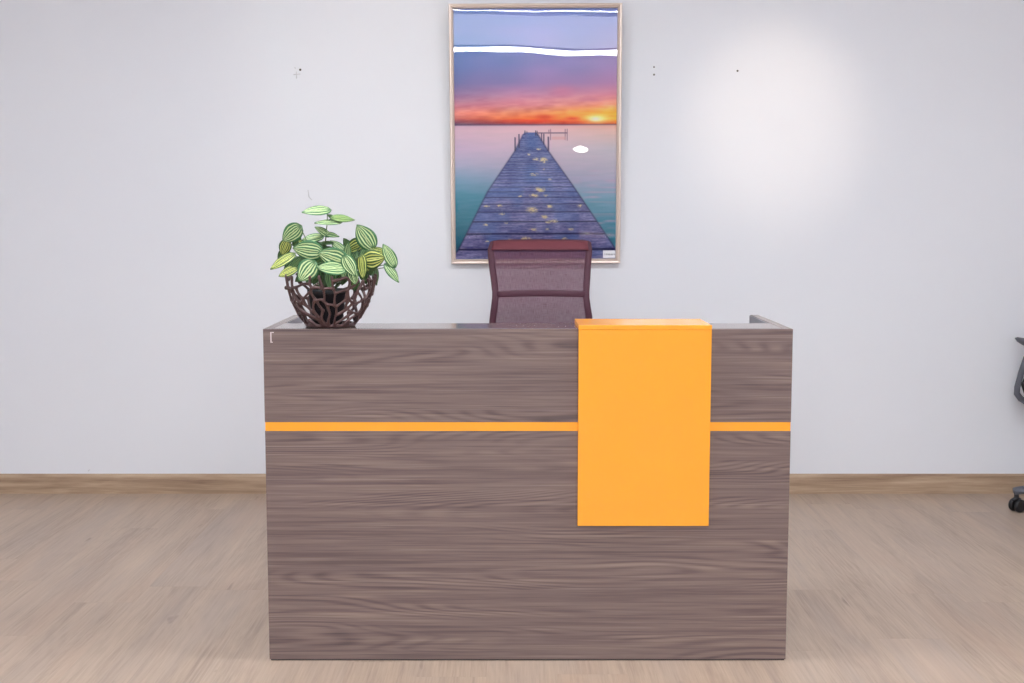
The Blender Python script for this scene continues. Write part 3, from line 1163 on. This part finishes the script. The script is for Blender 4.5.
for line in FRONT.replace('\n', '|').split('|'):
    raw = [tuple(map(float, q_.split(','))) for q_ in line.split()]
    fine_ = []
    for (xa_, ya_), (xb_, yb_) in zip(raw[:-1], raw[1:]):
        n_ = max(2, int(math.hypot(xb_ - xa_, yb_ - ya_) / 18))
        fine_ += [(xa_ + (xb_ - xa_) * i / n_, ya_ + (yb_ - ya_) * i / n_) for i in range(n_)]
    fine_.append(raw[-1])
    for _ in range(3):                                 # round the corners
        fine_ = [fine_[0]] + [tuple((a_ + 2 * b_ + c_) / 4 for a_, b_, c_ in zip(p_, q_, r_)) for p_, q_, r_ in zip(fine_[:-2], fine_[1:-1], fine_[2:])] + [fine_[-1]]
    pts = []
    for X_, Y__ in fine_:
        px, py = 280 + X_ / 10.24, 270 + Y__ / 10.24
        dep = .1
        for _ in range(4):
            p_ = P(px, py, YBW - dep)
            s_ = min(1.04, max(0, (p_.z - ZB - .005) / HB))
            r_ = float(np.interp(s_, prof_h, prof_r)) * pxm - .004
            dx = max(-r_ * .995, min(r_ * .995, p_.x - bx))
            dep = math.sqrt(r_ * r_ - dx * dx)
        pts.append(Vector((dx, -dep, s_ * HB + .005)))
    r0 = rf.uniform(.0036, .0045)
    nn = len(pts) - 1
    m.tube(pts, [r0 * (1.2 - .25 * math.sin(PI * i / nn)) for i in range(nn + 1)], 8)
    m.sphere(pts[0], r0 * 1.2, 8)
    m.sphere(pts[-1], r0 * 1.2, 8)
for e, ts in edges.items():
    if len(ts) != 2:
        continue
    p, q = cc[ts[0]].copy(), cc[ts[1]].copy()
    p.y /= 1.35
    q.y /= 1.35
    midx = (p.x + q.x) / 2
    if not (0 <= midx < PI):
        continue                                       # this net fills the rear half
    if p.y > q.y:
        p, q = q, p
    if q.y < 0 or p.y > 1.0:
        continue
    if p.y < 0:
        p = p + (q - p) * ((0 - p.y) / (q.y - p.y))
    tip = False
    if q.y > 1.0:
        q = p + (q - p) * ((1.0 - p.y) / (q.y - p.y))
        tip = True
    elif p.y > .74 and abs(q.y - p.y) < .16 and rnd.random() < .8:
        continue                                       # open prongs at the rim
    elif abs(q.y - p.y) < .10 and rnd.random() < (.6 if p.y < .5 else .22):
        continue                                       # longer upright openings low down
    n_ = 6
    bow = rnd.uniform(-.05, .05)
    pts = []
    for i in range(n_ + 1):
        s = i / n_
        c = p.lerp(q, s)
        pts.append(bowl_pt(c.x + bow * math.sin(PI * s), max(0, c.y)))
    r0 = rnd.uniform(.0042, .0053)
    rr = [r0 * (1.22 - .30 * math.sin(PI * i / n_)) for i in range(n_ + 1)]
    if tip:
        rr = [r0 * (1.2 - .15 * i / n_) for i in range(n_ + 1)]
    m.tube(pts, rr, 8)
    m.sphere(pts[0], rr[0] * 1.12, 8)
    m.sphere(pts[-1], rr[-1] * 1.05, 8)
ring = [Vector((23.5 * pxm * math.cos(2 * PI * i / 40), 23.5 * pxm * math.sin(2 * PI * i / 40), .0045)) for i in range(40)]
m.tube(ring, .0055, 8, closed=True)
m.lathe([(.001, .001), (23.5 * pxm, .001), (23.5 * pxm, .005), (.001, .005)], n=40)
bowl = m.build('decorative_bowl', 'bronze')
bowl.location = (bx, YBW, ZB + .0012)
rm = bowl.modifiers.new('fuse', 'REMESH')
rm.mode = 'VOXEL'
rm.voxel_size = .0019
rm.use_smooth_shade = True
sm = bowl.modifiers.new('smooth', 'SMOOTH')
sm.factor = .5
sm.iterations = 5
tag(bowl, 'dark bronze openwork bowl of branching coral-like ribs on the desk', 'bowl')

# ------------------------------------------------------------------ plant in its black pot, inside the bowl
plant = empty('potted_plant', (bx - 3.0 * pxm, YBW, ZB + .0065))
tag(plant, 'striped-leaf houseplant in a black pot inside the openwork bowl', 'plant')
ox, oy, oz = plant.location
PR = 19.0 * pxm
ph = P(330, 289, YBW).z - oz
MB().lathe([(.001, 0), (PR * .74, 0), (PR * .78, .004), (PR * .97, ph - .014), (PR * 1.04, ph - .013), (PR * 1.04, ph), (PR * .96, ph), (PR * .95, ph - .012), (.001, ph - .012)], n=36).build('pot', 'pot', plant)
m = MB()
m.lathe([(.001, ph - .006), (PR * .5, ph - .007), (PR * .93, ph - .0105), (PR * .93, ph - .0118)], n=30)
m.build('soil', 'soil', plant)

# leaf: (cx, cy, length, width, tip angle deg, depth offset m, curl, tone) in crop units of 1/4.553 px
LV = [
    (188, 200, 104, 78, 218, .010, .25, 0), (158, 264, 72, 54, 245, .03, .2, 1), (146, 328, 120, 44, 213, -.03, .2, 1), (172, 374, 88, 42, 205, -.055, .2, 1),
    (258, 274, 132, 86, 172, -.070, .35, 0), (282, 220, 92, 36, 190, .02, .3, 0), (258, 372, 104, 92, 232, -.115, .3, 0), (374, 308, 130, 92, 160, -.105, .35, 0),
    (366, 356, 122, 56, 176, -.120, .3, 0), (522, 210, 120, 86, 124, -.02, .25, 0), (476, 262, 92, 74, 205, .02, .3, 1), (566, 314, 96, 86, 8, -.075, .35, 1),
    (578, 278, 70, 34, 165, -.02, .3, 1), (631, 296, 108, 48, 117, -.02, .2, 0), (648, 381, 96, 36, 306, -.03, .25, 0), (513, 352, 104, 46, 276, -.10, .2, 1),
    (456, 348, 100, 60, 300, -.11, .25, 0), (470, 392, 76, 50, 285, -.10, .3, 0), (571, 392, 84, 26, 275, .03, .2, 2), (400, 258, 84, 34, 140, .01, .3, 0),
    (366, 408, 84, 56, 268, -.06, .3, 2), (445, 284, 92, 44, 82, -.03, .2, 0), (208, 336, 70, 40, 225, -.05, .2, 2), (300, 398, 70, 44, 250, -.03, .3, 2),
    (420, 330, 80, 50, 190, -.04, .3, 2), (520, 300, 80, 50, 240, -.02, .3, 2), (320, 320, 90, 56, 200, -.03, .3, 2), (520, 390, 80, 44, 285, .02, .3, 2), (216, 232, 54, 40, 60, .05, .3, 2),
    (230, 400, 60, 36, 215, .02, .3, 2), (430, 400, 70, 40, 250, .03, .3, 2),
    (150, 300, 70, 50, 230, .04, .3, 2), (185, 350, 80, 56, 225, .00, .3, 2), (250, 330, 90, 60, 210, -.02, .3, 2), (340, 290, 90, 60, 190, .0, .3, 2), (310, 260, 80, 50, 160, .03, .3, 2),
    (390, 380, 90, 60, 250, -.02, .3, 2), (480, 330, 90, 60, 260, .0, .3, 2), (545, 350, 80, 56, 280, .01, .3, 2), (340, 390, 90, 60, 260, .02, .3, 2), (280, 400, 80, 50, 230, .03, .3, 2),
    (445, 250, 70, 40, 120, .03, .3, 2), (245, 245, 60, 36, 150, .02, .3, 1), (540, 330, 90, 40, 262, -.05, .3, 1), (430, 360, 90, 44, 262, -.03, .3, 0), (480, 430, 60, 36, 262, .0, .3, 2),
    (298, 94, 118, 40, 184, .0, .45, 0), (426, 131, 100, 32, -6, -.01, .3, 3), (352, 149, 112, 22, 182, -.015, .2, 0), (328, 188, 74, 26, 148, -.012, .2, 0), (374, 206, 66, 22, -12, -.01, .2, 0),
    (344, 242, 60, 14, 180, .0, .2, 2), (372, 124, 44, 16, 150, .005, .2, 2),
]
fol = MB()
fol.uv = []
stems = MB()
rnd = random.Random(4)
NL, NW = 14, 12
for idx, (cx, cy, L, W, ang, dy, curl, tone) in enumerate(LV):
    px, py = 250 + cx / 4.553, 190 + cy / 4.553
    Yl = YBW + dy
    c = P(px, py, Yl)
    sc_ = (P(px + 1, py, Yl).x - c.x) / 4.553
    L_, W_ = L * sc_ * 1.05, W * sc_ * 1.08
    Wr = max(W_, L_ * (.60 if tone != 3 else .4))
    roll = math.acos(min(1, W_ / Wr)) * (1 if (cy > 250 or rnd.random() < .4) else -1)
    a = math.radians(ang)
    pitch = rnd.uniform(-.25, .35)
    ax = Vector((math.cos(a), -math.sin(pitch), math.sin(a))).normalized()      # base -> tip
    nrm = Vector((0, -1, 0))
    side = ax.cross(nrm).normalized()
    nrm = side.cross(ax).normalized()
    if tone != 1 and ((Matrix.Rotation(roll, 3, ax) @ nrm).z < 0) and abs(roll) > .2:
        roll = -roll
    R_ = Matrix.Rotation(roll, 3, ax)
    side, nrm = R_ @ side, R_ @ nrm
    vs, fs = [], []
    for i in range(NL + 1):
        t_ = i / NL
        wprof = math.sqrt(max(0, 1 - (1 - t_ / .38) ** 2)) if t_ < .38 else math.cos(PI / 2 * (t_ - .38) / .62) ** .85
        wprof = max(wprof, .0) * Wr * .5
        # heart-shaped base lobes
        for j in range(NW + 1):
            u_ = -1 + 2 * j / NW
            back = -.10 * L_ * (abs(u_) ** 1.5) * math.exp(-t_ * 6)
            x_ = (t_ - .5) * L_ + back
            h_ = curl * (-.10 * L_ * (2 * t_ - .9) ** 2 - .22 * Wr * u_ * u_ * .5) + .004 * math.sin(u_ * 9)* .3
            vs.append(c + ax * x_ + side * (u_ * wprof) + nrm * (h_ + .03 * L_))
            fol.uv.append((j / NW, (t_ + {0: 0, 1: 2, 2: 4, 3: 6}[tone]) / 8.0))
    for i in range(NL):
        for j in range(NW):
            a_ = i * (NW + 1) + j
            fs.append((a_, a_ + NW + 1, a_ + NW + 2, a_ + 1))
    vs = [v_ - Vector((ox, oy, oz)) for v_ in vs]
    fol.add(vs, fs, True)
    # petiole
    b0 = vs[(NW // 2)]
    if cy < 236 and 230 < cx < 480:
        continue
    root = Vector((rnd.uniform(-.02, .02), rnd.uniform(-.02, .02), ph - .008))
    b0 = Vector(b0)
    mid = root.lerp(b0, .5) + Vector((0, 0, .012))
    stems.tube([root, root.lerp(mid, .5) + Vector((0, 0, .006)), mid, mid.lerp(b0, .55) + Vector((0, 0, .004)), b0], .0014, 6)
# upright stalk
st_pts = [P(250 + x_ / 4.553, 190 + y_ / 4.553, YBW) - Vector((ox, oy, oz)) for x_, y_ in ((352, 455), (346, 330), (344, 235), (347, 190), (352, 150), (352, 108))]
stems.tube(st_pts, [.0022, .002, .0018, .0016, .0014, .0012], 7)
for x_, y_ in ((372, 124), (340, 180), (360, 200)):
    stems.tube([st_pts[4] if y_ < 150 else st_pts[3], P(250 + x_ / 4.553, 190 + y_ / 4.553, YBW) - Vector((ox, oy, oz))], .001, 6)

t = NT('striped_leaf')
uvn = t.n('ShaderNodeUVMap')
sp = t.n('ShaderNodeSeparateXYZ')
t.l(uvn.outputs[0], sp.inputs[0])
U, Vv = sp.outputs[0], sp.outputs[1]
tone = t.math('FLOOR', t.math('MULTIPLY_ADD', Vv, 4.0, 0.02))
tl = t.math('SUBTRACT', t.math('MULTIPLY', Vv, 8.0), t.math('MULTIPLY', tone, 2.0))
wob = t.noise(t.coord((1, 1, 1)), 60, 2)
au = t.math('ABSOLUTE', t.math('MULTIPLY_ADD', U, 2.0, -1.0))
auw = t.math('MULTIPLY_ADD', t.math('SUBTRACT', wob, .5), .16, au)
sn = t.math('SINE', t.math('MULTIPLY_ADD', auw, 21.0, -.6))
sn = t.math('MULTIPLY_ADD', sn, .5, .5)
stripe = t.ramp(sn, [(.50, (0, 0, 0, 1)), (.68, (1, 1, 1, 1))])
em = t.ramp(au, [(.78, (1, 1, 1, 1)), (.90, (0, 0, 0, 1))])
tm = t.ramp(tl, [(.02, (.2, .2, .2, 1)), (.12, (1, 1, 1, 1)), (.86, (1, 1, 1, 1)), (.97, (.1, .1, .1, 1))])
stripe = t.mix(1.0, t.mix(1.0, stripe, em, 'MULTIPLY'), tm, 'MULTIPLY')
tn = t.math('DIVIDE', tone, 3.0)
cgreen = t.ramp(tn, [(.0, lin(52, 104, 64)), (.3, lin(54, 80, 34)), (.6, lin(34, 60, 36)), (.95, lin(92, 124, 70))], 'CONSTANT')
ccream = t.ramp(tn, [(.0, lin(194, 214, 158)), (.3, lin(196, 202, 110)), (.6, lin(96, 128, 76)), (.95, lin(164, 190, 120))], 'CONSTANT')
gvar = t.noise(t.coord((1, 1, 1)), 35, 2)
cgreen = t.mix(t.math('MULTIPLY', gvar, .3), cgreen, lin(96, 146, 100), 'MIX')
t.l(t.mix(stripe, cgreen, ccream), t.b.inputs['Base Color'])
t.b.inputs['Roughness'].default_value = .42
t.b.inputs['Specular IOR Level'].default_value = .35
M['leaf'] = t.m
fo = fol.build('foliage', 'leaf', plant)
fo.modifiers.new('thick', 'SOLIDIFY').thickness = .0006
tag(fo, 'heart-shaped green leaves with cream stripes')
stems.build('stem', 'stem', plant)
